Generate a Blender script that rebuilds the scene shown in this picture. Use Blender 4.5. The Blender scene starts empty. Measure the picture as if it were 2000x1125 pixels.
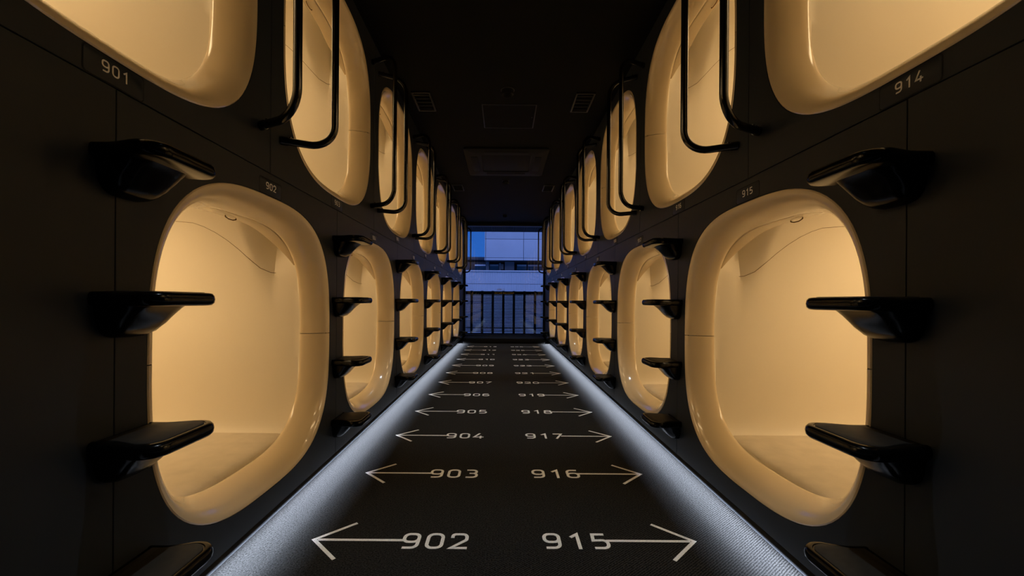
import bpy, bmesh, math, random
from mathutils import Matrix, Vector

random.seed(4)
W = 0.8                      # half width of the corridor, metres
LIP = 0.05                   # height of the wall's lower edge above the floor
CAMH = 0.8918 * W + LIP      # eye height
PER = 1.3605 * W             # capsule spacing
Z0 = 1.7015 * W              # first lower capsule, depth
ZU = 1.018 * W               # first upper capsule, depth
DZR = 0.0196 * W             # right wall is offset a little
F = 797.0

# ------------------------------------------------------------------ camera
sc = bpy.context.scene
cam_d = bpy.data.cameras.new('camera')
cam_d.sensor_width = 36.0
cam_d.lens = F / 2000 * 36.0
cam_d.shift_x = (1000 - 982.5) / 2000
cam_d.shift_y = (588.8 - 562.5) / 2000
cam_d.clip_start = 0.02
cam = bpy.data.objects.new('camera', cam_d)
cam.matrix_world = (Matrix.Translation((-0.0281 * W, 0, CAMH)) @ Matrix.Rotation(math.pi / 2, 4, 'X')
                    @ Matrix.Rotation(0.0072, 4, 'Z'))
sc.collection.objects.link(cam)
sc.camera = cam

# ------------------------------------------------------------------ dusk sky
POD_LIGHT = 7.6
LED_POWER = 84.0
DOWN_POWER = 50.0
world = bpy.data.worlds.new('dusk_sky')
sc.world = world
world.use_nodes = True
nt = world.node_tree
bg = nt.nodes['Background']
geo = nt.nodes.new('ShaderNodeTexCoord')
sep = nt.nodes.new('ShaderNodeSeparateXYZ')
rmp = nt.nodes.new('ShaderNodeValToRGB')
rmp.color_ramp.elements[0].position = 0.0
rmp.color_ramp.elements[0].color = (0.030, 0.150, 0.60, 1)
rmp.color_ramp.elements[1].position = 0.6
rmp.color_ramp.elements[1].color = (0.012, 0.075, 0.42, 1)
nt.links.new(geo.outputs['Generated'], sep.inputs[0])
nt.links.new(sep.outputs['Z'], rmp.inputs[0])
nt.links.new(rmp.outputs[0], bg.inputs[0])
bg.inputs[1].default_value = 1.12

# last glow of the evening sky, from behind the hotel onto the building opposite
sun_d = bpy.data.lights.new('evening_glow', 'SUN')
sun_d.energy = 1.35
sun_d.color = (0.48, 0.52, 1.0)
sun_d.angle = math.radians(60)
sun = bpy.data.objects.new('evening_glow', sun_d)
sun.rotation_euler = (math.radians(52), 0, math.radians(8))
sc.collection.objects.link(sun)

vs = sc.view_settings
vs.view_transform = 'Standard'
vs.look = 'None'
vs.exposure = 0.0
vs.gamma = 1.0
vs.use_curve_mapping = False

# ------------------------------------------------------------------ helpers
C = sc.collection


def mat(name, col, rough=0.5, spec=0.5, metal=0.0, coat=0.0, emit=None, estr=0.0, var=0.0, vscale=8.0,
        bump=0.0, bscale=200.0, rvar=0.0):
    m = bpy.data.materials.new(name)
    m.use_nodes = True
    t = m.node_tree
    b = t.nodes['Principled BSDF']
    b.inputs['Base Color'].default_value = (*col, 1)
    b.inputs['Roughness'].default_value = rough
    b.inputs['Metallic'].default_value = metal
    b.inputs['Specular IOR Level'].default_value = spec
    b.inputs['Coat Weight'].default_value = coat
    b.inputs['Coat Roughness'].default_value = 0.08
    if emit:
        b.inputs['Emission Color'].default_value = (*emit, 1)
        b.inputs['Emission Strength'].default_value = estr
    tc = t.nodes.new('ShaderNodeTexCoord')
    if var > 0:
        n = t.nodes.new('ShaderNodeTexNoise')
        n.inputs['Scale'].default_value = vscale
        n.inputs['Detail'].default_value = 4
        r = t.nodes.new('ShaderNodeValToRGB')
        r.color_ramp.elements[0].position = 0.3
        r.color_ramp.elements[1].position = 0.7
        r.color_ramp.elements[0].color = (*[max(0, c * (1 - var)) for c in col], 1)
        r.color_ramp.elements[1].color = (*[min(1, c * (1 + var)) for c in col], 1)
        t.links.new(tc.outputs['Object'], n.inputs['Vector'])
        t.links.new(n.outputs['Fac'], r.inputs[0])
        t.links.new(r.outputs[0], b.inputs['Base Color'])
    if bump > 0:
        n2 = t.nodes.new('ShaderNodeTexNoise')
        n2.inputs['Scale'].default_value = bscale
        n2.inputs['Detail'].default_value = 3
        bp = t.nodes.new('ShaderNodeBump')
        bp.inputs['Strength'].default_value = bump
        bp.inputs['Distance'].default_value = 0.002
        t.links.new(tc.outputs['Object'], n2.inputs['Vector'])
        t.links.new(n2.outputs['Fac'], bp.inputs['Height'])
        t.links.new(bp.outputs[0], b.inputs['Normal'])
    return m


M = {}
M['panel'] = mat('charcoal_panel', (0.0185, 0.0230, 0.0295), 0.45, 0.22, var=0.08, vscale=3, bump=0.05, bscale=900)
M['cream'] = mat('cream_gloss_plastic', (0.80, 0.645, 0.42), 0.16, 0.5, coat=0.8, var=0.02, vscale=2)
M['shell'] = mat('cream_satin_plastic', (0.84, 0.765, 0.635), 0.45, 0.4, var=0.02, vscale=2, bump=0.03, bscale=700)
M['seam'] = mat('brown_seam', (0.22, 0.12, 0.045), 0.7, 0.2, var=0.1)
M['mattress'] = mat('beige_fabric', (0.70, 0.62, 0.50), 0.9, 0.1, var=0.06, vscale=14, bump=0.35, bscale=500)
M['lamp'] = mat('warm_diffuser', (0.9, 0.8, 0.6), 0.4, emit=(1.0, 0.73, 0.40), estr=POD_LIGHT, var=0.01)
M['gloss'] = mat('black_gloss_plastic', (0.0025, 0.0025, 0.0025), 0.18, 0.18, var=0.1, vscale=30)
M['pad'] = mat('black_rubber', (0.026, 0.024, 0.021), 0.6, 0.2, var=0.15, vscale=60, bump=0.2, bscale=900)
M['rail'] = mat('black_lacquer_steel', (0.005, 0.005, 0.005), 0.16, 0.5, var=0.1, vscale=30)
M['paint'] = mat('white_floor_paint', (0.86, 0.90, 0.93), 0.75, 0.2, var=0.16, vscale=260, bump=0.5, bscale=600)
M['ink'] = mat('pale_number_ink', (0.82, 0.80, 0.76), 0.5, 0.3, var=0.05, vscale=90)
M['alu'] = mat('grey_aluminium', (0.060, 0.064, 0.072), 0.6, 0.2, metal=0.0, var=0.1, vscale=60)
M['ceil'] = mat('black_ceiling_paint', (0.0042, 0.0046, 0.0042), 0.8, 0.10, var=0.08, vscale=3, bump=0.1, bscale=300)
M['black'] = mat('matt_black', (0.006, 0.006, 0.006), 0.7, 0.2, var=0.1)
M['hatch'] = mat('hatch_frame', (0.03, 0.03, 0.03), 0.4, 0.4, var=0.1)
M['frame'] = mat('black_window_frame', (0.008, 0.008, 0.009), 0.4, 0.4, var=0.1)
M['dark'] = mat('dark_structure', (0.02, 0.02, 0.02), 0.8, 0.2, var=0.1)
M['facade'] = mat('white_facade_panel', (0.72, 0.70, 0.70), 0.6, 0.3, var=0.04, vscale=1.5, bump=0.05, bscale=40)
M['ribbed'] = mat('ribbed_facade', (0.66, 0.66, 0.68), 0.6, 0.3, var=0.05, vscale=1.2)
M['joint'] = mat('facade_joint', (0.05, 0.05, 0.06), 0.8, 0.2, var=0.1)
M['recess'] = mat('dark_grey_cladding', (0.05, 0.05, 0.055), 0.6, 0.3, var=0.1)
M['greywall'] = mat('grey_render', (0.16, 0.17, 0.19), 0.7, 0.3, var=0.06, vscale=2)
M['blind'] = mat('painted_window_light', (0.75, 0.8, 0.85), 0.6, 0.3, var=0.03)  # pale colour stands in for light and sky in the far windows
M['wglass'] = mat('dark_window_glass', (0.01, 0.018, 0.035), 0.05, 0.8, var=0.1)
M['fence'] = mat('dark_fence_metal', (0.012, 0.012, 0.014), 0.45, 0.4, var=0.1)
M['concrete'] = mat('balcony_concrete', (0.06, 0.06, 0.065), 0.85, 0.2, var=0.15, vscale=6)
M['sign'] = mat('yellow_sign_lettering', (0.55, 0.42, 0.12), 0.6, 0.3, var=0.04)


def carpet_material():
    m = bpy.data.materials.new('charcoal_twill_carpet')
    m.use_nodes = True
    t = m.node_tree
    b = t.nodes['Principled BSDF']
    b.inputs['Roughness'].default_value = 0.95
    b.inputs['Specular IOR Level'].default_value = 0.12
    tc = t.nodes.new('ShaderNodeTexCoord')
    mp = t.nodes.new('ShaderNodeMapping')
    mp.inputs['Rotation'].default_value = (0, 0, math.radians(52))
    wv = t.nodes.new('ShaderNodeTexWave')
    wv.inputs['Scale'].default_value = 46
    wv.inputs['Distortion'].default_value = 0.6
    wv.inputs['Detail'].default_value = 2
    wv.inputs['Detail Scale'].default_value = 6
    ns = t.nodes.new('ShaderNodeTexNoise')
    ns.inputs['Scale'].default_value = 210
    ns.inputs['Detail'].default_value = 2
    mx = t.nodes.new('ShaderNodeMath')
    mx.operation = 'MULTIPLY_ADD'
    mx.inputs[1].default_value = 0.28
    sb = t.nodes.new('ShaderNodeMath')
    sb.operation = 'MULTIPLY'
    sb.inputs[1].default_value = 1.0
    r = t.nodes.new('ShaderNodeValToRGB')
    r.color_ramp.elements[0].position = 0.53
    r.color_ramp.elements[0].color = (0.0030, 0.0027, 0.0023, 1)
    r.color_ramp.elements[1].position = 0.76
    r.color_ramp.elements[1].color = (0.030, 0.0290, 0.0285, 1)
    bp = t.nodes.new('ShaderNodeBump')
    bp.inputs['Strength'].default_value = 0.6
    bp.inputs['Distance'].default_value = 0.002
    L = t.links.new
    L(tc.outputs['Object'], mp.inputs[0])
    L(mp.outputs[0], wv.inputs['Vector'])
    L(tc.outputs['Object'], ns.inputs['Vector'])
    L(wv.outputs['Fac'], mx.inputs[0])
    L(ns.outputs['Fac'], sb.inputs[0])
    L(sb.outputs[0], mx.inputs[2])
    L(mx.outputs[0], r.inputs[0])
    L(r.outputs[0], b.inputs['Base Color'])
    L(mx.outputs[0], bp.inputs['Height'])
    L(bp.outputs[0], b.inputs['Normal'])
    return m


def glass_material():
    m = bpy.data.materials.new('clear_pane_glass')
    m.use_nodes = True
    t = m.node_tree
    t.nodes.remove(t.nodes['Principled BSDF'])
    out = t.nodes['Material Output']
    tr = t.nodes.new('ShaderNodeBsdfTransparent')
    tr.inputs[0].default_value = (0.96, 0.98, 0.98, 1)
    gl = t.nodes.new('ShaderNodeBsdfGlossy')
    gl.inputs['Roughness'].default_value = 0.012
    fr = t.nodes.new('ShaderNodeFresnel')
    fr.inputs[0].default_value = 1.52
    mx = t.nodes.new('ShaderNodeMixShader')
    t.links.new(fr.outputs[0], mx.inputs[0])
    t.links.new(tr.outputs[0], mx.inputs[1])
    t.links.new(gl.outputs[0], mx.inputs[2])
    t.links.new(mx.outputs[0], out.inputs['Surface'])
    return m


M['carpet'] = carpet_material()
M['glass'] = glass_material()


def finish(bm, name, material, ang=35, smooth=True):
    bmesh.ops.remove_doubles(bm, verts=bm.verts, dist=1e-6)
    bmesh.ops.recalc_face_normals(bm, faces=bm.faces)
    if smooth:
        lim = math.radians(ang)
        for f in bm.faces:
            f.smooth = True
        for e in bm.edges:
            if len(e.link_faces) == 2:
                e.smooth = e.calc_face_angle(0) < lim
    me = bpy.data.meshes.new(name)
    bm.to_mesh(me)
    bm.free()
    me.materials.append(M[material])
    return me


def obj(name, me, parent=None, loc=(0, 0, 0)):
    o = bpy.data.objects.new(name, me)
    C.objects.link(o)
    o.location = loc
    if parent:
        o.parent = parent
    return o


def tag(o, label, cat=None, group=None, kind=None):
    o['label'] = label
    if cat:
        o['category'] = cat
    if group:
        o['group'] = group
    if kind:
        o['kind'] = kind
    return o


def empty(name, loc=(0, 0, 0), rz=0.0):
    o = bpy.data.objects.new(name, None)
    o.empty_display_size = 0.1
    C.objects.link(o)
    o.location = loc
    o.rotation_euler = (0, 0, rz)
    return o


def box(bm, x0, x1, y0, y1, z0, z1, bev=0.0):
    r = bmesh.ops.create_cube(bm, size=1)
    vsx = r['verts']
    for v in vsx:
        v.co = Vector((x0 + (v.co.x + .5) * (x1 - x0), y0 + (v.co.y + .5) * (y1 - y0), z0 + (v.co.z + .5) * (z1 - z0)))
    if bev > 0:
        es = set()
        for v in vsx:
            es.update(v.link_edges)
        bmesh.ops.bevel(bm, geom=list(es), offset=bev, segments=2, profile=0.6, affect='EDGES')


def box_mesh(name, material, *a, bev=0.0):
    bm = bmesh.new()
    box(bm, *a, bev=bev)
    return finish(bm, name, material, 40)


def loft(bm, loops, closed=True, cap0=False, cap1=False):
    rows = [[bm.verts.new(p) for p in lp] for lp in loops]
    n = len(rows[0])
    for a, b in zip(rows[:-1], rows[1:]):
        for i in range(n if closed else n - 1):
            j = (i + 1) % n
            bm.faces.new((a[i], a[j], b[j], b[i]))
    if cap0:
        bm.faces.new(rows[0])
    if cap1:
        bm.faces.new(rows[-1])
    return rows


def tube(bm, pts, r, seg=12, caps=True):
    pts = [Vector(p) for p in pts]
    n = len(pts)
    up = Vector((0.31, 0.17, 0.93)).normalized()
    loops = []
    for i in range(n):
        d = (pts[min(i + 1, n - 1)] - pts[max(i - 1, 0)]).normalized()
        if i == 0:
            a = d.cross(up)
            if a.length < 1e-3:
                a = d.cross(Vector((1, 0, 0)))
            a.normalize()
        else:
            a = (a - d * a.dot(d)).normalized()
        b = d.cross(a)
        loops.append([pts[i] + (a * math.cos(t) + b * math.sin(t)) * r for t in [2 * math.pi * k / seg for k in range(seg)]])
    loft(bm, loops, True, caps, caps)


def fillet(pts, rad, closed=False, seg=6):
    """polyline with rounded corners; rad a number or a list per point"""
    P = [Vector(p) for p in pts]
    n = len(P)
    out = []
    for i in range(n):
        r = rad[i] if isinstance(rad, (list, tuple)) else rad
        if (not closed and i in (0, n - 1)) or r <= 0:
            out.append(P[i])
            continue
        a, b, c = P[i - 1], P[i], P[(i + 1) % n]
        d1 = (a - b).normalized()
        d2 = (c - b).normalized()
        cosv = max(-1, min(1, d1.dot(d2)))
        th = math.acos(cosv)
        if th > math.pi - 0.01:
            out.append(b)
            continue
        cut = min(r / math.tan(th / 2), (a - b).length * 0.49, (c - b).length * 0.49)
        rr = cut * math.tan(th / 2)
        ctr = b + (d1 + d2).normalized() * (rr / math.sin(th / 2))
        p0 = b + d1 * cut
        p1 = b + d2 * cut
        v0 = p0 - ctr
        v1 = p1 - ctr
        tot = v0.angle(v1)
        ax = v0.cross(v1).normalized() if v0.cross(v1).length > 1e-9 else Vector((0, 0, 1))
        for k in range(seg + 1):
            out.append(ctr + Matrix.Rotation(tot * k / seg, 3, ax) @ v0)
    return out


def se(phi, a, bu, n, bl=None):
    """superellipse radius at polar angle; bl = lower half height"""
    b = bu if (math.sin(phi) >= 0 or bl is None) else bl
    return (abs(math.cos(phi) / a) ** n + abs(math.sin(phi) / b) ** n) ** (-1 / n)


# ------------------------------------------------------------------ lettering made of strokes
def R3(pts):
    return [(x, y, 0) for x, y in pts]


def digit_paths(ch):
    w, h, r = 0.54, 0.86, 0.20
    if ch == '0':
        return [(fillet(R3([(0, 0), (w, 0), (w, h), (0, h)]), 0.22, True), True)]
    if ch == '1':
        return [(R3([(0.10, 0.66), (0.36, h), (0.36, -0.07)]), False)]
    if ch == '2':
        return [(fillet(R3([(0.01, 0.62), (0.01, h), (w, h), (w, 0.50), (0.0, 0.0), (w + .05, 0.0)]),
                        [0, .24, .24, .16, 0, 0]), False)]
    if ch == '3':
        return [(fillet(R3([(0.02, h), (w - .02, h), (w - .02, 0.46), (0.16, 0.46)]), [0, .19, .19, 0]), False),
                (fillet(R3([(0.16, 0.46), (w, 0.46), (w, 0), (0.0, 0)]), [0, .22, .22, 0]), False)]
    if ch == '4':
        return [(R3([(0.34, h + .06), (0.0, 0.20), (w + .08, 0.20)]), False), (R3([(0.42, 0.42), (0.42, -0.07)]), False)]
    if ch == '5':
        return [(fillet(R3([(w - .04, h), (0.06, h), (0.03, 0.46), (w, 0.50), (w, 0), (0.0, 0)]),
                        [0, 0, 0, .2, .22, 0]), False)]
    if ch == '6':
        return [(fillet(R3([(0, 0), (w, 0), (w, 0.50), (0, 0.50)]), 0.20, True), True),
                (fillet(R3([(0, 0.25), (0, h), (w - .03, h)]), [0, .22, 0]), False)]
    if ch == '7':
        return [(R3([(0, h), (w + .02, h), (0.16, -0.07)]), False)]
    if ch == '8':
        return [(fillet(R3([(0, 0), (w, 0), (w, 0.47), (0, 0.47)]), 0.19, True), True),
                (fillet(R3([(.03, 0.47), (w - .03, 0.47), (w - .03, h), (.03, h)]), 0.18, True), True)]
    if ch == '9':
        return [(fillet(R3([(0, 0.36), (w, 0.36), (w, h), (0, h)]), 0.20, True), True),
                (fillet(R3([(w, 0.61), (w, 0), (0.03, 0)]), [0, .22, 0]), False)]


def stroke(bm, pts, closed, sw, z0, z1, xf):
    P = [Vector(p) for p in pts]
    Q = [P[0]]
    for p in P[1:]:
        if (p - Q[-1]).length > 1e-5:
            Q.append(p)
    if closed and (Q[0] - Q[-1]).length < 1e-5:
        Q.pop()
    P = Q
    n = len(P)
    Lt, Rt = [], []
    for i in range(n):
        if closed:
            a, c = P[i - 1], P[(i + 1) % n]
        else:
            a, c = P[max(i - 1, 0)], P[min(i + 1, n - 1)]
        d1 = (P[i] - a).normalized() if (P[i] - a).length > 0 else (c - P[i]).normalized()
        d2 = (c - P[i]).normalized() if (c - P[i]).length > 0 else d1
        t = (d1 + d2)
        t = t.normalized() if t.length > 1e-6 else d1
        nr = Vector((-t.y, t.x, 0))
        n1 = Vector((-d1.y, d1.x, 0))
        k = min(1 / max(0.25, nr.dot(n1)), 2.2)
        Lt.append(P[i] + nr * sw / 2 * k)
        Rt.append(P[i] - nr * sw / 2 * k)
    loops = []
    for i in range(n):
        loops.append([xf(Lt[i].x, Lt[i].y, z1), xf(Rt[i].x, Rt[i].y, z1), xf(Rt[i].x, Rt[i].y, z0), xf(Lt[i].x, Lt[i].y, z0)])
    if closed:
        loops.append(loops[0])
    loft(bm, loops, True, not closed, not closed)


def number_bm(bm, text, h, xf, z0=0.0, z1=0.001, pitch=0.89):
    """digits of height h (stroke 0.13 h), starting at u=0 baseline v=0"""
    nst = 0
    for i, ch in enumerate(text):
        for pts, cl in digit_paths(ch):
            q = [((p[0] + 0.07 + i * pitch) * h, (p[1] + 0.07) * h, 0) for p in pts]
            nst += 1
            stroke(bm, q, cl, 0.13 * h, z0, z1 + nst * 0.00006, xf)


# ================================================================== structure
YB, YE = -1.5, 10.05 * W       # back wall, window plane
H = CAMH
SEAM = H + 0.525 * W
CEIL = H + 1.92 * W


def struct(name, me, label, parent=None):
    o = obj(name, me, parent)
    tag(o, label, kind='structure')
    return o


bm = bmesh.new()
v = [bm.verts.new(p) for p in ((-W - 0.028, YB, 0), (W + 0.028, YB, 0), (W + 0.028, YE, 0), (-W - 0.028, YE, 0))]
bm.faces.new(v)
box(bm, -3, 3, YB, YE, -0.2, -0.004)
struct('floor', finish(bm, 'floor', 'carpet'), 'dark charcoal twill carpet floor of the corridor')
struct('ceiling', box_mesh('ceiling', 'ceil', -3, 3, YB, YE + 0.02, CEIL, CEIL + 0.2), 'black painted ceiling of the corridor')
struct('wall_back', box_mesh('wall_back', 'dark', -3, 3, YB - 0.1, YB, -0.2, CEIL + 0.2), 'dark wall at the near end of the corridor')
bm = bmesh.new()
box(bm, -3, -W - 0.001, YE, YE + 0.12, -0.2, CEIL + 0.2)
struct('wall_end_left', finish(bm, 'wall_end_left', 'dark'), 'dark wall end beside the window, left')
bm = bmesh.new()
box(bm, W + 0.001, 3, YE, YE + 0.12, -0.2, CEIL + 0.2)
struct('wall_end_right', finish(bm, 'wall_end_right', 'dark'), 'dark wall end beside the window, right')
for s, nm in ((-1, 'left'), (1, 'right')):
    bm = bmesh.new()
    a, b = sorted((s * 2.9, s * 3.0))
    box(bm, a, b, YB, YE + 0.12, -0.2, CEIL + 0.2)
    struct('wall_outer_' + nm, finish(bm, 'wall_outer_' + nm, 'dark'), 'outer wall behind the ' + nm + ' row of capsules')
    # blank panels before the first and after the last capsule
    off = DZR if s > 0 else 0
    bm = bmesh.new()
    x0, x1 = sorted((s * W, s * (W + 0.02)))
    box(bm, x0, x1, YB, Z0 - PER / 2 - 0.0012 + off, LIP, SEAM - 0.0012)
    box(bm, x0, x1, YB, ZU - PER / 2 - 0.0012 + off, SEAM + 0.0012, CEIL)
    box(bm, x0, x1, Z0 + 5.5 * PER + 0.0012 + off, YE, LIP, SEAM - 0.0012)
    box(bm, x0, x1, ZU + 6.5 * PER + 0.0012 + off, YE, SEAM + 0.0012, CEIL)
    x0, x1 = sorted((s * (W + 0.02), s * (W + 0.03)))
    box(bm, x0, x1, YB, Z0 - PER / 2 + off, LIP, SEAM)
    box(bm, x0, x1, YB, ZU - PER / 2 + off, SEAM, CEIL)
    struct('wall_' + nm, finish(bm, 'wall_' + nm, 'panel'), 'blank charcoal wall panels at the ends of the ' + nm + ' row')
    # recessed plinth and flat metal edging of the carpet
    bm = bmesh.new()
    x0, x1 = sorted((s * (W + 0.070), s * (W + 0.09)))
    box(bm, x0, x1, YB, YE, -0.01, LIP + 0.05)
    x0, x1 = sorted((s * (W + 0.0205), s * (W + 0.09)))
    box(bm, x0, x1, YB, YE, LIP + 0.03, LIP + 0.05)
    struct('baseboard_' + nm, finish(bm, 'baseboard_' + nm, 'black'), 'recessed black plinth under the ' + nm + ' capsules')
    x0, x1 = sorted((s * (W + 0.027), s * (W + 0.070)))
    struct('trim_' + ('1' if s < 0 else '2'), box_mesh('trim', 'alu', x0, x1, YB, 9.25 * W, -0.003, 0.0006),
           'thin aluminium edging between carpet and ' + nm + ' wall')
    # LED profile tucked under the wall edge
    root = empty('light_strip', (s * W, 0, LIP))
    tag(root, 'cool white light strip along the foot of the %s wall' % nm, 'light strip', 'floor light strips')
    x0, x1 = sorted((s * 0.045, s * 0.068))
    obj('channel', box_mesh('channel', 'alu', x0, x1, YB + 0.02, 9.25 * W, 0.020, 0.029), root)
    ld = bpy.data.lights.new('light_strip_beam', 'AREA')
    ld.shape = 'RECTANGLE'
    Ln = 9.25 * W - YB - 0.04
    ld.size = 0.010
    ld.size_y = Ln
    ld.energy = LED_POWER
    ld.color = (0.72, 0.82, 1.0)
    ld.spread = math.radians(90)
    lo = bpy.data.objects.new('beam', ld)
    C.objects.link(lo)
    lo.parent = root
    lo.location = (s * 0.060, YB + 0.02 + Ln / 2, 0.0125)
    lo.rotation_euler = (0, s * math.radians(65), 0)


# ================================================================== capsule parts (shared meshes)
HW, HH, NN = 0.581 * W, 0.607 * W, 3.03
NPH = 112


def phis(a0=0.0, a1=2 * math.pi, n=NPH, end=False):
    return [a0 + (a1 - a0) * i / n for i in range(n + (1 if end else 0))]


def ring(a, b, n, x, ph, bl=None):
    return [Vector((x, se(p, a, b, n, bl) * math.cos(p), se(p, a, b, n, bl) * math.sin(p))) for p in ph]


def panel_mesh(name, zlo, zhi):
    """front panel around the opening; z measured from the opening's centre"""
    hp = PER / 2
    ph = sorted(phis() + [math.atan2(z, y) % (2 * math.pi) for y in (-hp, hp) for z in (zlo, zhi)])
    q = [ph[0]]
    for p in ph[1:]:
        if p - q[-1] > 1e-4:
            q.append(p)
    ph = q

    def rect(ins, x):
        out = []
        for p in ph:
            c, s_ = math.cos(p), math.sin(p)
            k = 1e9
            if abs(c) > 1e-9:
                k = min(k, (hp - ins) / abs(c))
            if s_ > 1e-9:
                k = min(k, (zhi - ins) / s_)
            if s_ < -1e-9:
                k = min(k, (-zlo - ins) / -s_)
            out.append(Vector((x, k * c, k * s_)))
        return out
    g = 0.0035
    bm = bmesh.new()
    loft(bm, [ring(HW + g, HH + g, NN, -0.02, ph), ring(HW + g, HH + g, NN, -0.0012, ph), ring(HW + g + .0012, HH + g + .0012, NN, 0, ph),
              rect(0.0022, 0), rect(0.0012, -0.001), rect(0.0012, -0.006), rect(-0.0002, -0.006), rect(-0.0002, -0.02)])
    return finish(bm, name, 'panel', 30)


def collar_profile():
    """bell mouth: (inset, x) pairs from the outer edge to the inner ridge"""
    pr = [(-0.003, -0.012), (-0.0025, -0.001), (0.0, 0.0012)]
    keys = [(0.0, 0), (0.020, 44), (0.05, 61), (0.09, 72), (0.135, 82), (0.146, 90), (0.158, 114)]
    n = 30
    s_, t_, l0 = 0.0, 0.0, 0.0
    for k in range(1, n + 1):
        l1 = 0.158 * (1 - (1 - k / n) ** 1.15) if k < n else 0.158
        m = (l0 + l1) / 2
        for (a, b), (c, d) in zip(keys[:-1], keys[1:]):
            if a <= m <= c:
                al = math.radians(b + (d - b) * (m - a) / (c - a))
        s_ += (l1 - l0) * math.cos(al)
        t_ += (l1 - l0) * math.sin(al)
        l0 = l1
        pr.append((s_ * W, 0.0012 - t_ * W))
    return pr


PROFILE = collar_profile()


def collar_mesh(name, upper):
    a0 = 0.0 if upper else math.pi
    ph = phis(a0, a0 + math.pi, 64, True)
    loops = []
    for s_, x in PROFILE:
        lp = ring(HW - s_, HH - s_ * 1.2, NN, x, ph)
        for v in lp:
            if upper:
                v.z = max(v.z, 0.0012)
            else:
                v.z = min(v.z, -0.0012)
        loops.append(lp)
    bm = bmesh.new()
    loft(bm, loops, False)
    return finish(bm, name, 'cream', 40)


def shell_mesh():
    ph = phis(n=144)
    s_e, x_e = PROFILE[-1]
    a, b = HW - s_e, HH - s_e * 1.2
    SW = (HW - s_e) + 0.0035
    wide = ring(SW, 0.685 * W, 9, 0, ph, 0.565 * W)
    deep = ring(SW, 0.695 * W, 2.6, 0, ph, 0.565 * W)
    for v, q, p in zip(deep, wide, ph):
        if math.sin(p) < 0:
            v.y, v.z = q.y, q.z
    for v in wide:                                # the pocket flares a little towards the top corners
        q = max(0.0, min(1.0, (v.z / W - 0.30) / 0.22))
        v.y *= 1 + 0.06 * q * q * (3 - 2 * q)
    first = ring(a, b, NN, 0, ph)

    def mix(A, B, f, t):
        return [Vector((-t * W, u.y + (w_.y - u.y) * f, u.z + (w_.z - u.z) * f)) for u, w_ in zip(A, B)]
    t0 = -x_e / W
    loops = [mix(first, first, 0, t0)]
    for k in range(0, 6):
        f = k / 5
        up = mix(first, wide, 0.5 + 0.5 * f, t0 + 0.012 + (0.265 - t0) * f)
        lo_ = mix(first, wide, 1.0, t0 + 0.012 + (0.265 - t0) * f)
        loops.append([u if math.sin(p) > 0 else l_ for u, l_, p in zip(up, lo_, ph)])
    for k in range(1, 9):
        f = k / 8
        loops.append(mix(wide, deep, 1 - (1 - f) ** 2.2, 0.277 + 0.12 * f))
    top = loops[-1]
    for t in (0.6, 1.0, 1.5, 2.0, 2.3):
        loops.append([Vector((-t * W, v.y, v.z)) for v in top])
    for f in (0.97, 0.9, 0.7, 0.3):
        loops.append([Vector((-(2.3 + 0.12 * math.sqrt(1 - f * f)) * W, v.y * f, v.z * f)) for v in top])
    bm = bmesh.new()
    loft(bm, loops, True, False, True)
    return finish(bm, 'shell', 'shell', 28)


def seam_mesh(sgn):
    pts = [(0.18, 0.3275), (0.25, 0.3275), (0.2925, 0.330), (0.3375, 0.352), (0.3825, 0.399), (0.427, 0.448),
           (0.472, 0.492), (0.517, 0.528), (0.562, 0.554), (0.606, 0.570), (0.70, 0.577), (0.94, 0.578), (1.6, 0.578)]
    SW = (HW - PROFILE[-1][0] + 0.0035) / W

    def lat(t, y):
        q = max(0.0, min(1.0, (y - 0.30) / 0.22))
        lw = SW * (1 - abs(y / 0.685) ** 9) ** (1 / 9) * (1 + 0.06 * q * q * (3 - 2 * q))
        ld_ = SW * (1 - abs(y / 0.695) ** 2.6) ** (1 / 2.6)
        if t <= 0.277:
            return lw - (lw - SW) * 0.0
        f = min(1, (t - 0.277) / 0.12)
        return lw + (ld_ - lw) * (1 - (1 - f) ** 2.2)
    P = []
    for (t0, y0), (t1, y1) in zip(pts[:-1], pts[1:]):
        for k in range(4):
            f = k / 4
            t, y = t0 + (t1 - t0) * f, y0 + (y1 - y0) * f
            P.append((-t * W, sgn * (lat(t, y)) * W, y * W))
    bm = bmesh.new()
    tube(bm, P, 0.0010, 6)
    return finish(bm, 'seam', 'seam', 60)


def blind_mesh():
    """valance of the rolled blind, following the top of the collar"""
    bm = bmesh.new()
    s_e, x_e = PROFILE[-1]
    n = 48
    a0, a1 = math.radians(38), math.radians(142)
    rows = []
    for k in range(n + 1):
        p = a0 + (a1 - a0) * k / n
        e = min(1.0, (1 - abs(2 * k / n - 1)) / 0.45)
        dep = 0.062 * W * math.sin(e * math.pi / 2)
        lp = []
        for ds, dx in ((-0.045, -0.003), (-0.002, -0.003), (0.0, -0.005), (0.0012, -0.008), (0.0015, -0.008 - dep), (-0.0015, -0.0115 - dep),
                       (-0.006, -0.0125 - dep), (-0.045, -0.0125 - dep)):
            dd = ds - 0.008 * (1 - math.sin(e * math.pi / 2))
            r = se(p, HW - s_e - dd, HH - s_e * 1.2 - dd, NN)
            lp.append(Vector((x_e + dx, r * math.cos(p), r * math.sin(p))))
        rows.append(lp)
    loft(bm, rows, True, True, True)
    return finish(bm, 'blind', 'cream', 40)


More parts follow.
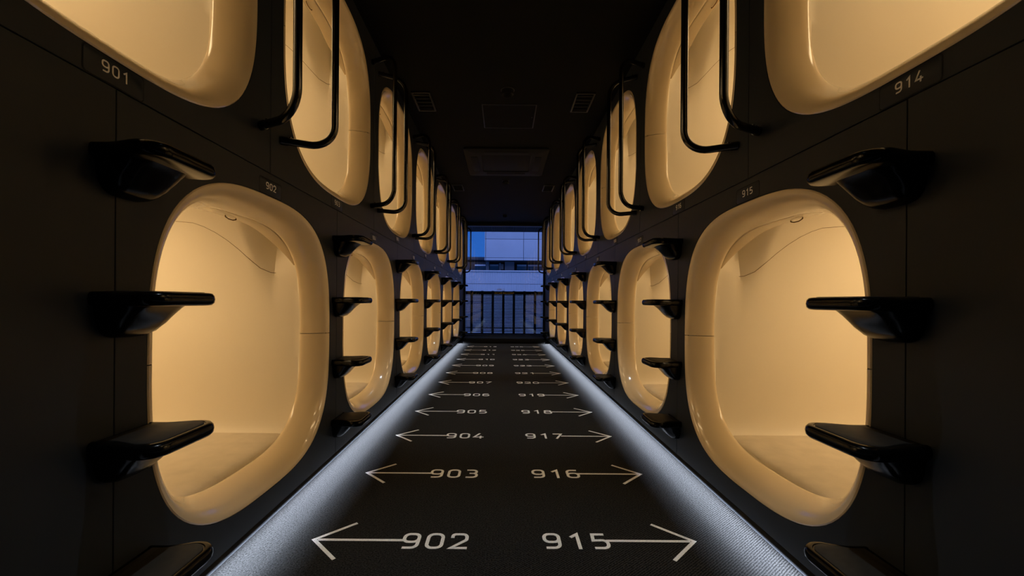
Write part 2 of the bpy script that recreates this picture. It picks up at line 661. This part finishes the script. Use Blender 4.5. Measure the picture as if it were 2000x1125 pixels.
def pull_mesh():
    bm = bmesh.new()
    zr = HH - PROFILE[-1][0] * 1.2
    pts = [(0.0, -1.0, 0.004), (0.0, -1.0, -0.006), (0.0, -0.4, -0.0105), (0.0, 0.4, -0.0105), (0.0, 1.0, -0.006), (0.0, 1.0, 0.004)]
    P = [(-0.186 * W, (0.03 + 0.034 * y) * W, zr + z) for _, y, z in pts]
    tube(bm, fillet(P, [0, 0.003, 0.01, 0.01, 0.003, 0], False, 4), 0.0019, 8)
    return finish(bm, 'pull', 'seam', 60)


def rounded_plate(name, material, w, h, r, x0, x1, bev=0.0008):
    o = fillet([(0, -w / 2, -h / 2), (0, w / 2, -h / 2), (0, w / 2, h / 2), (0, -w / 2, h / 2)], r, True, 5)

    def lp(ins, x):
        return [Vector((x, p.y * (1 - 2 * ins / w), p.z * (1 - 2 * ins / h))) for p in o]
    bm = bmesh.new()
    loft(bm, [lp(0, x0), lp(0, x1 - bev), lp(bev, x1)], True, True, True)
    return finish(bm, name, material, 40)


def groove_mesh(w, h, r):
    o = fillet([(0, -w / 2, -h / 2), (0, w / 2, -h / 2), (0, w / 2, h / 2), (0, -w / 2, h / 2)], r, True, 5)

    def lp(ex, x):
        return [Vector((x, p.y * (1 + 2 * ex / w), p.z * (1 + 2 * ex / h))) for p in o]
    bm = bmesh.new()
    loft(bm, [lp(0.0, 0.0003), lp(0.0022, 0.0003)], True)
    return finish(bm, 'groove', 'black', 40)


def lamp_mesh():
    bm = bmesh.new()
    box(bm, -2.2 * W, -0.64 * W, -0.10 * W, 0.10 * W, 0.655 * W, 0.682 * W, bev=0.008)
    return finish(bm, 'reading_light', 'lamp', 40)


def mattress_mesh():
    """filled pad with a soft front edge"""
    bm = bmesh.new()
    y1 = 0.500 * W
    zt, zb = -0.525 * W, -0.562 * W
    prof = [(-0.175, zb), (-0.168, zb + 0.3 * (zt - zb)), (-0.172, zb + 0.62 * (zt - zb)), (-0.19, zb + 0.84 * (zt - zb)),
            (-0.225, zb + 0.96 * (zt - zb)), (-0.30, zt), (-0.7, zt), (-1.2, zt), (-2.25, zt)]
    n = 20
    loops = []
    for k in range(n + 1):
        u = -1 + 2 * k / n
        y = y1 * (math.copysign(1 - (1 - abs(u)) ** 1.6, u))
        lp = []
        for x, z in prof:
            edge = max(0.0, (abs(y) / y1 - 0.9) / 0.1)
            lp.append(Vector((x * W, y, z - (z - zb) * 0.35 * edge ** 2)))
        loops.append(lp)
    loft(bm, loops, False)
    return finish(bm, 'mattress', 'mattress', 60)


UP_C, LO_C = 1.207 * W, -0.182 * W          # opening centres above the eye height
ME = dict(
    panel_lo=panel_mesh('front_panel_lower', LIP - (H + LO_C), SEAM - (H + LO_C)),
    panel_up=panel_mesh('front_panel_upper', SEAM - (H + UP_C), CEIL - (H + UP_C)),
    colu=collar_mesh('upper_collar', True), coll=collar_mesh('lower_collar', False),
    shell=shell_mesh(), seamp=seam_mesh(1), seamn=seam_mesh(-1), blind=blind_mesh(), pull=pull_mesh(),
    lamp=lamp_mesh(), mattress=mattress_mesh(),
    plate=rounded_plate('number_plate', 'panel', 0.158 * W, 0.062 * W, 0.008, 0.0, 0.0009),
    groove=groove_mesh(0.158 * W, 0.062 * W, 0.008))

sides = ((-1, 'left', 901), (1, 'right', 914))
ORD = ['first', 'second', 'third', 'fourth', 'fifth', 'sixth', 'seventh', 'eighth', 'ninth', 'tenth', 'eleventh', 'twelfth']


def side_xf(s, y):
    """root location and turn for something fixed to a side wall at depth y"""
    return (s * W, y + (DZR if s > 0 else 0)), (0.0 if s < 0 else math.pi)


def make_capsule(num, s, side, y, upper, idx):
    (x, yy), rz = side_xf(s, y)
    zc = H + (UP_C if upper else LO_C)
    root = empty('sleeping_capsule', (x, yy, zc), rz)
    row = 'upper' if upper else 'lower'
    nth = ORD[idx]
    tag(root, 'glowing cream %s capsule %d, %s from the camera on the %s wall' % (row, num, nth, side), 'sleeping capsule',
        'sleeping capsules in two rows')
    obj('front_panel', ME['panel_up' if upper else 'panel_lo'], root)
    obj('upper_collar', ME['colu'], root)
    obj('lower_collar', ME['coll'], root)
    sh = obj('shell', ME['shell'], root)
    obj('seam', ME['seamp'], sh)
    obj('seam', ME['seamn'], sh)
    bl = obj('blind', ME['blind'], root)
    obj('pull', ME['pull'], bl)
    lp = obj('reading_light', ME['lamp'], root)
    lp['label'] = 'warm ceiling light inside the capsule'
    zp = (0.556 if upper else 0.468) * W + H - zc
    pl = obj('number_plate', ME['plate'], root, (0.0, 0.0, zp + (0.004 * W if upper else -0.004 * W)))
    obj('groove', ME['groove'], pl)
    bm = bmesh.new()
    hh = 0.0290 * W
    number_bm(bm, str(num), hh, lambda u, v_, w_: Vector((0.0009 + w_, u - 1.23 * hh, v_ - hh / 2 + 0.004)), 0, 0.0005, 0.90)
    dg = obj('digits', finish(bm, 'digits', 'ink', 30, False), pl)
    dg['label'] = 'pale number %d' % num
    if not upper:
        mt = obj('mattress', ME['mattress'], None, (x, yy, zc))
        mt.rotation_euler = (0, 0, rz)
        tag(mt, 'beige mattress inside lower capsule %d, %s from the camera, %s wall' % (num, nth, side), 'mattress', 'mattresses in the lower capsules')


for s, side, base in sides:
    for i in range(7):
        make_capsule(base + 2 * i, s, side, ZU + PER * i, True, i)
    for i in range(6):
        make_capsule(base + 1 + 2 * i, s, side, Z0 + PER * i, False, i)


# ================================================================== wall steps
def step_outline(ins=0.0, n=8):
    p, h0, h1 = 0.178 * W, 0.093 * W, 0.130 * W
    pts = [(-0.002, -h0 + ins, 0), (0.05 * W, -h0 * 1.0 + ins, 0), (p - ins, -h1 + ins, 0), (p - ins, h1 - ins, 0), (0.05 * W, h0 * 1.0 - ins, 0), (-0.002, h0 - ins, 0)]
    return fillet(pts, [0, 0.10 * W, 0.066 * W, 0.066 * W, 0.10 * W, 0], False, n)


def step_meshes():
    th = 0.0345 * W
    bm = bmesh.new()
    prof = [(0.012, -th / 2), (0.005, -th / 2 + 0.0012), (0.0012, -th * 0.28), (0.0, 0.0), (0.0012, th * 0.28), (0.0045, th / 2 - 0.0012),
            (0.010, th / 2), (0.0125, th / 2), (0.0135, th / 2 - 0.0018)]
    loft(bm, [[Vector((p.x, p.y, z)) for p in step_outline(i)] for i, z in prof], True, True, True)
    tread = finish(bm, 'tread', 'gloss', 45)
    bm = bmesh.new()
    prof = [(0.0155, th / 2 - 0.003), (0.0155, th / 2 + 0.0002), (0.0165, th / 2 + 0.0012)]
    loft(bm, [[Vector((max(p.x, 0.012), p.y, z)) for p in step_outline(i)] for i, z in prof], True, True, True)
    pad = finish(bm, 'pad', 'pad', 45)
    # bracket under the tread
    bm = bmesh.new()
    sec = [(0.0, 0.083, 0.072), (0.02, 0.082, 0.072), (0.04, 0.074, 0.073), (0.058, 0.058, 0.073), (0.074, 0.039, 0.072),
           (0.090, 0.022, 0.068), (0.106, 0.009, 0.060), (0.118, 0.001, 0.050)]
    loops = []
    for p, dz, b in sec:
        lp = []
        for k in range(13):
            a = math.pi * k / 12
            cy = math.copysign(abs(math.cos(a)) ** 0.55, math.cos(a))
            sz = abs(math.sin(a)) ** 0.55
            # flare towards the tread
            fl = 1.0 + 0.10 * (1 - sz)
            lp.append(Vector((p * W, cy * b * W * fl, -th / 2 + 0.001 - dz * W * sz)))
        loops.append(lp)
    loft(bm, loops, True, True, True)
    return tread, pad, finish(bm, 'bracket', 'gloss', 50)


TREAD, PAD, BRK = step_meshes()
STEP_Y = [(0.353, 'top'), (0.0, 'second'), (-0.357, 'third'), (-0.700, 'lowest')]
for s, side, base in sides:
    for k in range(7):
        for hz, nm in STEP_Y:
            (x, yy), rz = side_xf(s, Z0 - PER / 2 + PER * k + 0.025 * W)
            r = empty('wall_step', (x, yy, H + hz * W), rz)
            tag(r, '%s step of the %s glossy black step ladder from the camera, %s wall' % (nm, ORD[k], side), 'step', 'black steps fixed to the walls')
            obj('tread', TREAD, r)
            obj('pad', PAD, r)['label'] = 'matt rubber pad'
            obj('bracket', BRK, r)


# ================================================================== grab rails
def rail_meshes(sg):
    z0, z1 = 0.6933 * W, 1.745 * W
    m, b, p = 0.0739 * W * sg, 0.170 * W * sg, 0.195 * W
    pts = [(0.0, m, z0), (p, b, z0), (p, b, z1), (0.0, m, z1)]
    bm = bmesh.new()
    tube(bm, fillet(pts, [0, 0.105 * W, 0.105 * W, 0], False, 10), 0.0158 * W, 16)
    rail = finish(bm, 'bar', 'rail', 50)
    d = Vector((p, b - m, 0)).normalized()
    bm = bmesh.new()
    P0 = Vector((0, m, 0))
    tube(bm, [P0, P0 + d * 0.022], 0.0182 * W, 16)
    mount = finish(bm, 'mount', 'rail', 50)
    bm = bmesh.new()
    P0 = Vector((0, m, 0)) + d * 0.030
    tube(bm, [P0 + Vector((0, 0, 0.008)), P0 + Vector((0, 0, 0.0165))], 0.004, 8)
    screw = finish(bm, 'screw', 'rail', 50)
    return rail, mount, screw, z0, z1


RAILS = {1: rail_meshes(1), -1: rail_meshes(-1)}
for s, side, base in sides:
    for k in range(7):
        for far in (0, 1):
            if k == 6 and far:
                continue
            (x, yy), rz = side_xf(s, Z0 + PER * k)
            dirn = (1 if far else -1)
            sg = dirn if s < 0 else -dirn
            rail, mount, screw, z0, z1 = RAILS[sg]
            r = empty('grab_rail', (x, yy, H), rz)
            own = base + 2 * k + (2 if far else 0)
            lab = 'black grab rail at %s edge of upper capsule %d, %s from the camera, %s wall' % ('near' if far else 'far', own, ORD[k + far], side)
            tag(r, lab, 'grab rail', 'grab rails beside the upper capsules')
            obj('bar', rail, r)
            for z in (z0, z1):
                mo = obj('mount', mount, r, (0, 0, z))
                obj('screw', screw, mo)

# ================================================================== floor numbers and arrows
for s, side, base in sides:
    for i in range(1, 13):
        num = base + i
        yc = (1.6243 + 0.6345 * (i - 1) + (0.006 if s > 0 else 0)) * W
        hh = 0.1075 * W
        root = empty('floor_marking', (0, yc, 0.0))
        tag(root, 'white floor number %d with arrow pointing %s, %s from the camera' % (num, side, ORD[i - 1]), 'floor marking', 'numbers and arrows on the carpet')
        x0 = (-0.159 * W - 2.46 * hh) if s < 0 else 0.137 * W
        bm = bmesh.new()
        number_bm(bm, str(num), hh, lambda u, v_, w_: Vector((x0 + u, v_ - hh * 0.53, 0.0006 + w_)), 0, 0.0008, 0.89)
        obj('digits', finish(bm, 'digits', 'paint', 30, False), root)
        tip = -0.773 * W if s < 0 else 0.742 * W
        e = x0 + 0.06 * hh if s < 0 else x0 + (2.36 if str(num)[-1] != '1' else 2.2) * hh
        bm = bmesh.new()
        sw = 0.0140 * W
        idf = lambda u, v_, w_: Vector((u, v_, 0.0006 + w_))
        stroke(bm, [(e, 0, 0), (tip - s * 0.012, 0, 0)], False, sw, 0, 0.00062, idf)
        A = 0.129 * W
        stroke(bm, [(tip - s * A, A * 0.95, 0), (tip, 0, 0), (tip - s * A, -A * 0.95, 0)], False, sw, 0, 0.00070, idf)
        obj('arrow', finish(bm, 'arrow', 'paint', 30, False), root)

# ================================================================== step below the window, window
bm = bmesh.new()
box(bm, -0.93 * W, 0.93 * W, 9.25 * W, YE - 0.03, 0.0, 0.093, bev=0.004)
st = obj('window_step', finish(bm, 'window_step', 'black', 40))
tag(st, 'low black platform across the corridor below the end window', 'platform')

win = empty('window_1', (0, YE, 0))
tag(win, 'full height window at the end of the corridor', kind='structure')
zt = H + 1.85 * W
zb = 0.093


def part(name, material, parent, *a, bev=0.0):
    return obj(name, box_mesh(name, material, *a, bev=bev), parent)


part('frame_side', 'frame', win, -W, -0.955 * W, -0.03, 0.05, 0, CEIL, bev=0.003)
part('frame_side', 'frame', win, 0.955 * W, W, -0.03, 0.05, 0, CEIL, bev=0.003)
part('frame_head', 'frame', win, -W, W, -0.035, 0.05, zt, CEIL, bev=0.003)
part('frame_sill', 'frame', win, -W, W, -0.03, 0.05, 0.0, zb + 0.012, bev=0.003)
part('pane', 'glass', win, -0.955 * W, 0.955 * W, 0.006, 0.012, zb + 0.012, zt)
part('pane', 'glass', win, -0.955 * W, 0.955 * W, 0.024, 0.030, zb + 0.012, zt)


def text_mesh(body, size, material, ext=0.0006):
    cu = bpy.data.curves.new('text', 'FONT')
    cu.body = body
    cu.size = size
    cu.extrude = ext
    cu.align_x = 'CENTER'
    o = bpy.data.objects.new('text', cu)
    C.objects.link(o)
    bpy.context.view_layer.update()
    me = bpy.data.meshes.new_from_object(o.evaluated_get(bpy.context.evaluated_depsgraph_get()))
    bpy.data.objects.remove(o)
    me.materials.clear()
    me.materials.append(M[material])
    return me


def px(x, y, d):
    """photo pixel -> world point on the plane at depth d (metres)"""
    return Vector(((x - 982.5) * d / F - 0.0281 * W, d, H - (y - 588.8) * d / F))


sgn = empty('glass_sign', (0, YE, 0))
tag(sgn, 'small yellow escape balcony lettering on the window glass', 'sign')
c = px(985, 574.3, YE)
o = obj('lettering', text_mesh('ESCAPE BALCONY', 0.047, 'sign'), sgn, (c.x, 0.004, c.z))
o.rotation_euler = (math.pi / 2, 0, 0)
c = px(978, 567.5, YE)
o = obj('lettering', text_mesh('\u907f\u96e3 \u53e3', 0.048, 'sign'), sgn, (c.x, 0.004, c.z))
o.rotation_euler = (math.pi / 2, 0, 0)

# ================================================================== ceiling fittings
def downlight(y, r, lab):
    """low black can with a deep baffle; the lamp sits up inside it"""
    root = empty('ceiling_downlight', (0.0, y, CEIL))
    tag(root, lab, 'downlight', 'black downlights along the ceiling')

    def turn(pr, name, m, cap):
        bm = bmesh.new()
        loft(bm, [[Vector((a * math.cos(t), a * math.sin(t), z)) for t in phis(n=28)] for a, z in pr], True, False, cap)
        return obj(name, finish(bm, name, m, 35), root)
    turn([(r, 0), (r, -0.030), (r * 0.96, -0.034), (r * 0.90, -0.034), (r * 0.86, -0.030)], 'can', 'black', False)
    turn([(r * 0.86, -0.030), (r * 0.60, -0.006), (r * 0.02, -0.004)], 'baffle', 'black', True)
    turn([(r * 1.12, 0), (r * 1.12, -0.003), (r * 1.0, -0.0045)], 'rim', 'hatch', False)
    ld = bpy.data.lights.new('downlight_beam', 'SPOT')
    ld.energy = DOWN_POWER
    ld.color = (0.76, 0.90, 1.0)
    ld.spot_size = math.radians(58)
    ld.spot_blend = 0.8
    ld.shadow_soft_size = 0.008
    lo = bpy.data.objects.new('lamp', ld)
    C.objects.link(lo)
    lo.parent = root
    lo.location = (0, 0, -0.013)


downlight(0.95 * W, 0.045, 'added unseen round black downlight on the ceiling above the near end')  # added out of view to light the nearest floor numbers
downlight(3.71 * W, 0.045, 'round black downlight on the ceiling between the nearer square vents')
downlight(6.5 * W, 0.040, 'round black downlight on the ceiling behind the air conditioner')
downlight(9.07 * W, 0.040, 'small round black downlight on the ceiling close to the end window')


def vent(x, y, lab):
    root = empty('ceiling_vent', (x, y, CEIL))
    tag(root, lab, 'vent', 'square ceiling vents')
    w, d = 0.088 * W, 0.185 * W
    for a in ((-w, -w + 0.012, -d, d), (w - 0.012, w, -d, d), (-w, w, -d, -d + 0.012), (-w, w, d - 0.012, d)):
        part('frame', 'hatch', root, *a, -0.012, 0.0, bev=0.002)
    part('backing', 'black', root, -w, w, -d, d, -0.003, 0.0)
    for k in range(5):
        yy = -d + 0.012 + (2 * d - 0.024) * (k + 0.5) / 5
        o = part('louvre', 'black', root, -w + 0.012, w - 0.012, -0.014, 0.014, -0.001, 0.001)
        o.location = (0, yy, -0.009)
        o.rotation_euler = (math.radians(14), 0, 0)


vent(-0.80 * W, 3.92 * W, 'dark square vent on the ceiling near the left wall, nearer one')
vent(0.72 * W, 3.92 * W, 'dark square vent on the ceiling near the right wall, nearer one')
vent(-0.80 * W, 6.88 * W, 'dark square vent on the ceiling near the left wall, farther one')
vent(0.72 * W, 6.88 * W, 'dark square vent on the ceiling near the right wall, farther one')

ht = empty('access_hatch', (0.02 * W, 4.24 * W, CEIL))
tag(ht, 'thin framed square access hatch flush in the black ceiling', 'hatch')
q = 0.27 * W
for a in ((-q, -q + 0.008, -q, q), (q - 0.008, q, -q, q), (-q, q, -q, -q + 0.008), (-q, q, q - 0.008, q)):
    part('frame', 'hatch', ht, *a, -0.005, 0.0, bev=0.0015)
part('cover', 'ceil', ht, -q + 0.011, q - 0.011, -q + 0.011, q - 0.011, -0.003, 0.0)
part('latch', 'hatch', ht, q - 0.03, q - 0.02, -0.005, 0.005, -0.007, -0.003)

ac = empty('air_conditioner', (0, 5.62 * W, CEIL - 0.001))
tag(ac, 'large black square air conditioning cassette in the ceiling', 'air conditioner')
q = 0.54 * W
bm = bmesh.new()
lp = []
for a, z in ((q, 0), (q, -0.016), (q - 0.012, -0.022), (0.62 * q, -0.022), (0.60 * q, -0.012)):
    lp.append(fillet([(-a, -a, z), (a, -a, z), (a, a, z), (-a, a, z)], 0.03, True, 4))
loft(bm, lp, True, False, False)
obj('housing', finish(bm, 'housing', 'black', 35), ac)
part('grille', 'black', ac, -0.6 * q, 0.6 * q, -0.6 * q, 0.6 * q, -0.014, -0.006, bev=0.002)
for a in range(4):
    o = part('louvre', 'black', ac, -0.52 * q, 0.52 * q, 0.70 * q, 0.86 * q, -0.026, -0.0225, bev=0.002)
    o.rotation_euler = (0, 0, a * math.pi / 2)

# ================================================================== balcony outside
DF = 11.6 * W
bal = box_mesh('balcony', 'concrete', -3, 3, YE + 0.06, DF + 0.12, -0.25, H - 0.925 * W)
bo = obj('balcony_slab', bal)
tag(bo, 'concrete escape balcony floor outside the window', kind='structure')
so = obj('balcony_soffit', box_mesh('balcony_soffit', 'concrete', -3, 3, YE + 0.12, 11.85 * W, H + 2.02 * W, H + 2.3 * W))
tag(so, 'dark soffit above the escape balcony', kind='structure')
for k in range(7):
    xx = px(921.4 + 20.55 * k, 0, DF).x
    for e in (-0.024, 0.024):
        part('batten', 'alu', so, xx + e - 0.004, xx + e + 0.004, YE + 0.3, 11.8 * W, H + 2.02 * W - 0.012, H + 2.02 * W + 0.002)

fence = empty('balcony_railing', (0, DF, H - 0.92 * W))
tag(fence, 'dark louvred balcony railing seen through the end window', 'railing')
zt_ = (0.92 + 0.288) * W
top = part('top_rail', 'fence', fence, -1.7, 1.7, -0.03, 0.03, zt_ - 0.102 * W, zt_, bev=0.004)
part('bottom_rail', 'fence', fence, -1.7, 1.7, -0.02, 0.02, 0.0, 0.02, bev=0.003)
pm = box_mesh('post', 'fence', -0.027, 0.027, -0.05, -0.012, -0.02, zt_ + 0.008, bev=0.003)
pg = box_mesh('post_cap', 'concrete', -0.005, 0.005, -0.054, -0.049, -0.02, zt_ - 0.102 * W)
for k in range(-3, 11):
    po = obj('post', pm, fence, (px(921.4 + 20.55 * k, 0, DF).x, 0, 0))
    obj('strip', pg, po)
nsl = 24
p0, p1 = 0.03, zt_ - 0.102 * W
smh = box_mesh('slat', 'fence', -1.7, 1.7, -0.010, 0.010, -0.0112, 0.0112)
for k in range(nsl):
    obj('slat', smh, fence, (0, 0, p0 + (p1 - p0) * (k + 0.5) / nsl))

# ================================================================== building opposite
DB = 20.0 * W
bl = empty('office_building', (0, 0, 0))
tag(bl, 'pale panelled building opposite, seen through the end window at dusk', 'building')


def slab(name, material, parent, xa, xb, ya, yb, d0, d1, d=DB, bev=0.0):
    a, b = px(xa, yb, d), px(xb, ya, d)
    return part(name, material, parent, a.x, b.x, d0, d1, a.z, b.z, bev=bev)


# upper volume with its big panels
slab('core', 'joint', bl, 946.6, 1300, 200, 508.2, DB + 0.05, DB + 6)
g = 0.35
cols = [(948, 1022), (1022, 1096), (1096, 1170), (1170, 1300)]
rows = [(503.7, 508.6), (467, 503.7), (420, 467), (360, 420), (200, 360)]
for xa, xb in cols:
    for ya, yb in rows:
        slab('panel', 'facade', bl, xa + g, xb - g, ya + g, yb - g, DB, DB + 0.06, bev=0.006)
for ya, yb in rows:
    slab('corner_panel', 'facade', bl, 945.8, 948 - g, ya + g, yb - g, DB, DB + 0.5, bev=0.006)
# recessed window band
slab('recess', 'recess', bl, 800, 1300, 508, 530, DB + 1.0, DB + 1.2)
slab('recess_soffit', 'recess', bl, 946, 1300, 507.6, 508.6, DB + 0.06, DB + 1.1)
slab('pier', 'greywall', bl, 985.5, 1004.5, 508.6, 529, DB + 0.55, DB + 1.05)
slab('pier', 'greywall', bl, 947.5, 953.5, 508.6, 529, DB + 0.55, DB + 1.05)
slab('pier', 'greywall', bl, 974, 977.5, 511, 529, DB + 0.6, DB + 1.05)
for xa, xb in ((923, 947), (954, 973.5), (1010, 1031), (1032, 1062)):
    w = slab('window', 'fence', bl, xa, xb, 511, 528, DB + 0.86, DB + 0.9)
    a, b = px(xa + .6, 527.4, DB), px(xb - .6, 511.8, DB)
    obj('pane', box_mesh('pane', 'wglass', a.x, b.x, DB + 0.845, DB + 0.86, a.z, b.z), w)
    a, b = px(xa + 1, 516.0, DB), px(xb - 1, 513.2, DB)
    obj('blind', box_mesh('blind', 'blind', a.x, b.x, DB + 0.83, DB + 0.842, a.z, b.z), w)  # pale bar paints lamp light and sky reflection into the pane, no blind
w = slab('window', 'fence', bl, 977, 983.5, 511, 528, DB + 0.86, DB + 0.9)
a, b = px(977.4, 522.5, DB), px(983, 511.8, DB)
obj('pane', box_mesh('pane', 'blind', a.x, b.x, DB + 0.845, DB + 0.86, a.z, b.z), w)  # sky showing through this pane is put into its pale colour
# lower ribbed wall
slab('ledge', 'facade', bl, 700, 1300, 528.2, 530.8, DB - 0.04, DB + 1.0, bev=0.006)
for ya, yb, nm in ((531.4, 554.3, 'ribbed_panel'), (555.0, 640, 'ribbed_panel'), (640.7, 1000, 'ribbed_panel')):
    a, b = px(700, yb, DB), px(1300, ya, DB)
    bm = bmesh.new()
    xs, prev = a.x, 0
    pts = []
    pit = 3.4 * DB / F
    while xs < b.x:
        pts += [(xs, 0.0), (xs + pit * 0.62, 0.0), (xs + pit * 0.70, 0.022), (xs + pit * 0.92, 0.022)]
        xs += pit
    loops = [[Vector((x_, DB + d_, z_)) for x_, d_ in pts] for z_ in (a.z, b.z)]
    loft(bm, loops, False)
    o = obj(nm, finish(bm, nm, 'ribbed', 20, False), bl)
slab('lower_core', 'joint', bl, 700, 1300, 530, 1000, DB + 0.05, DB + 0.3)
# low roof behind, left of the pale volume
rb = empty('rear_building', (0, 0, 0))
tag(rb, 'low dark roofed building behind the pale facade, left in the window', 'building')
slab('wall', 'recess', rb, 760, 960, 509, 912.5, 24, 26, 24.0)
slab('roof', 'greywall', rb, 760, 960, 503.2, 509, 23.7, 26.3, 24.0, bev=0.02)
# street far below
gd = obj('street', box_mesh('street', 'concrete', -30, 30, YE + 1.6, 40, -9.2, -9.0))
tag(gd, 'dark street far below the balcony', kind='structure')
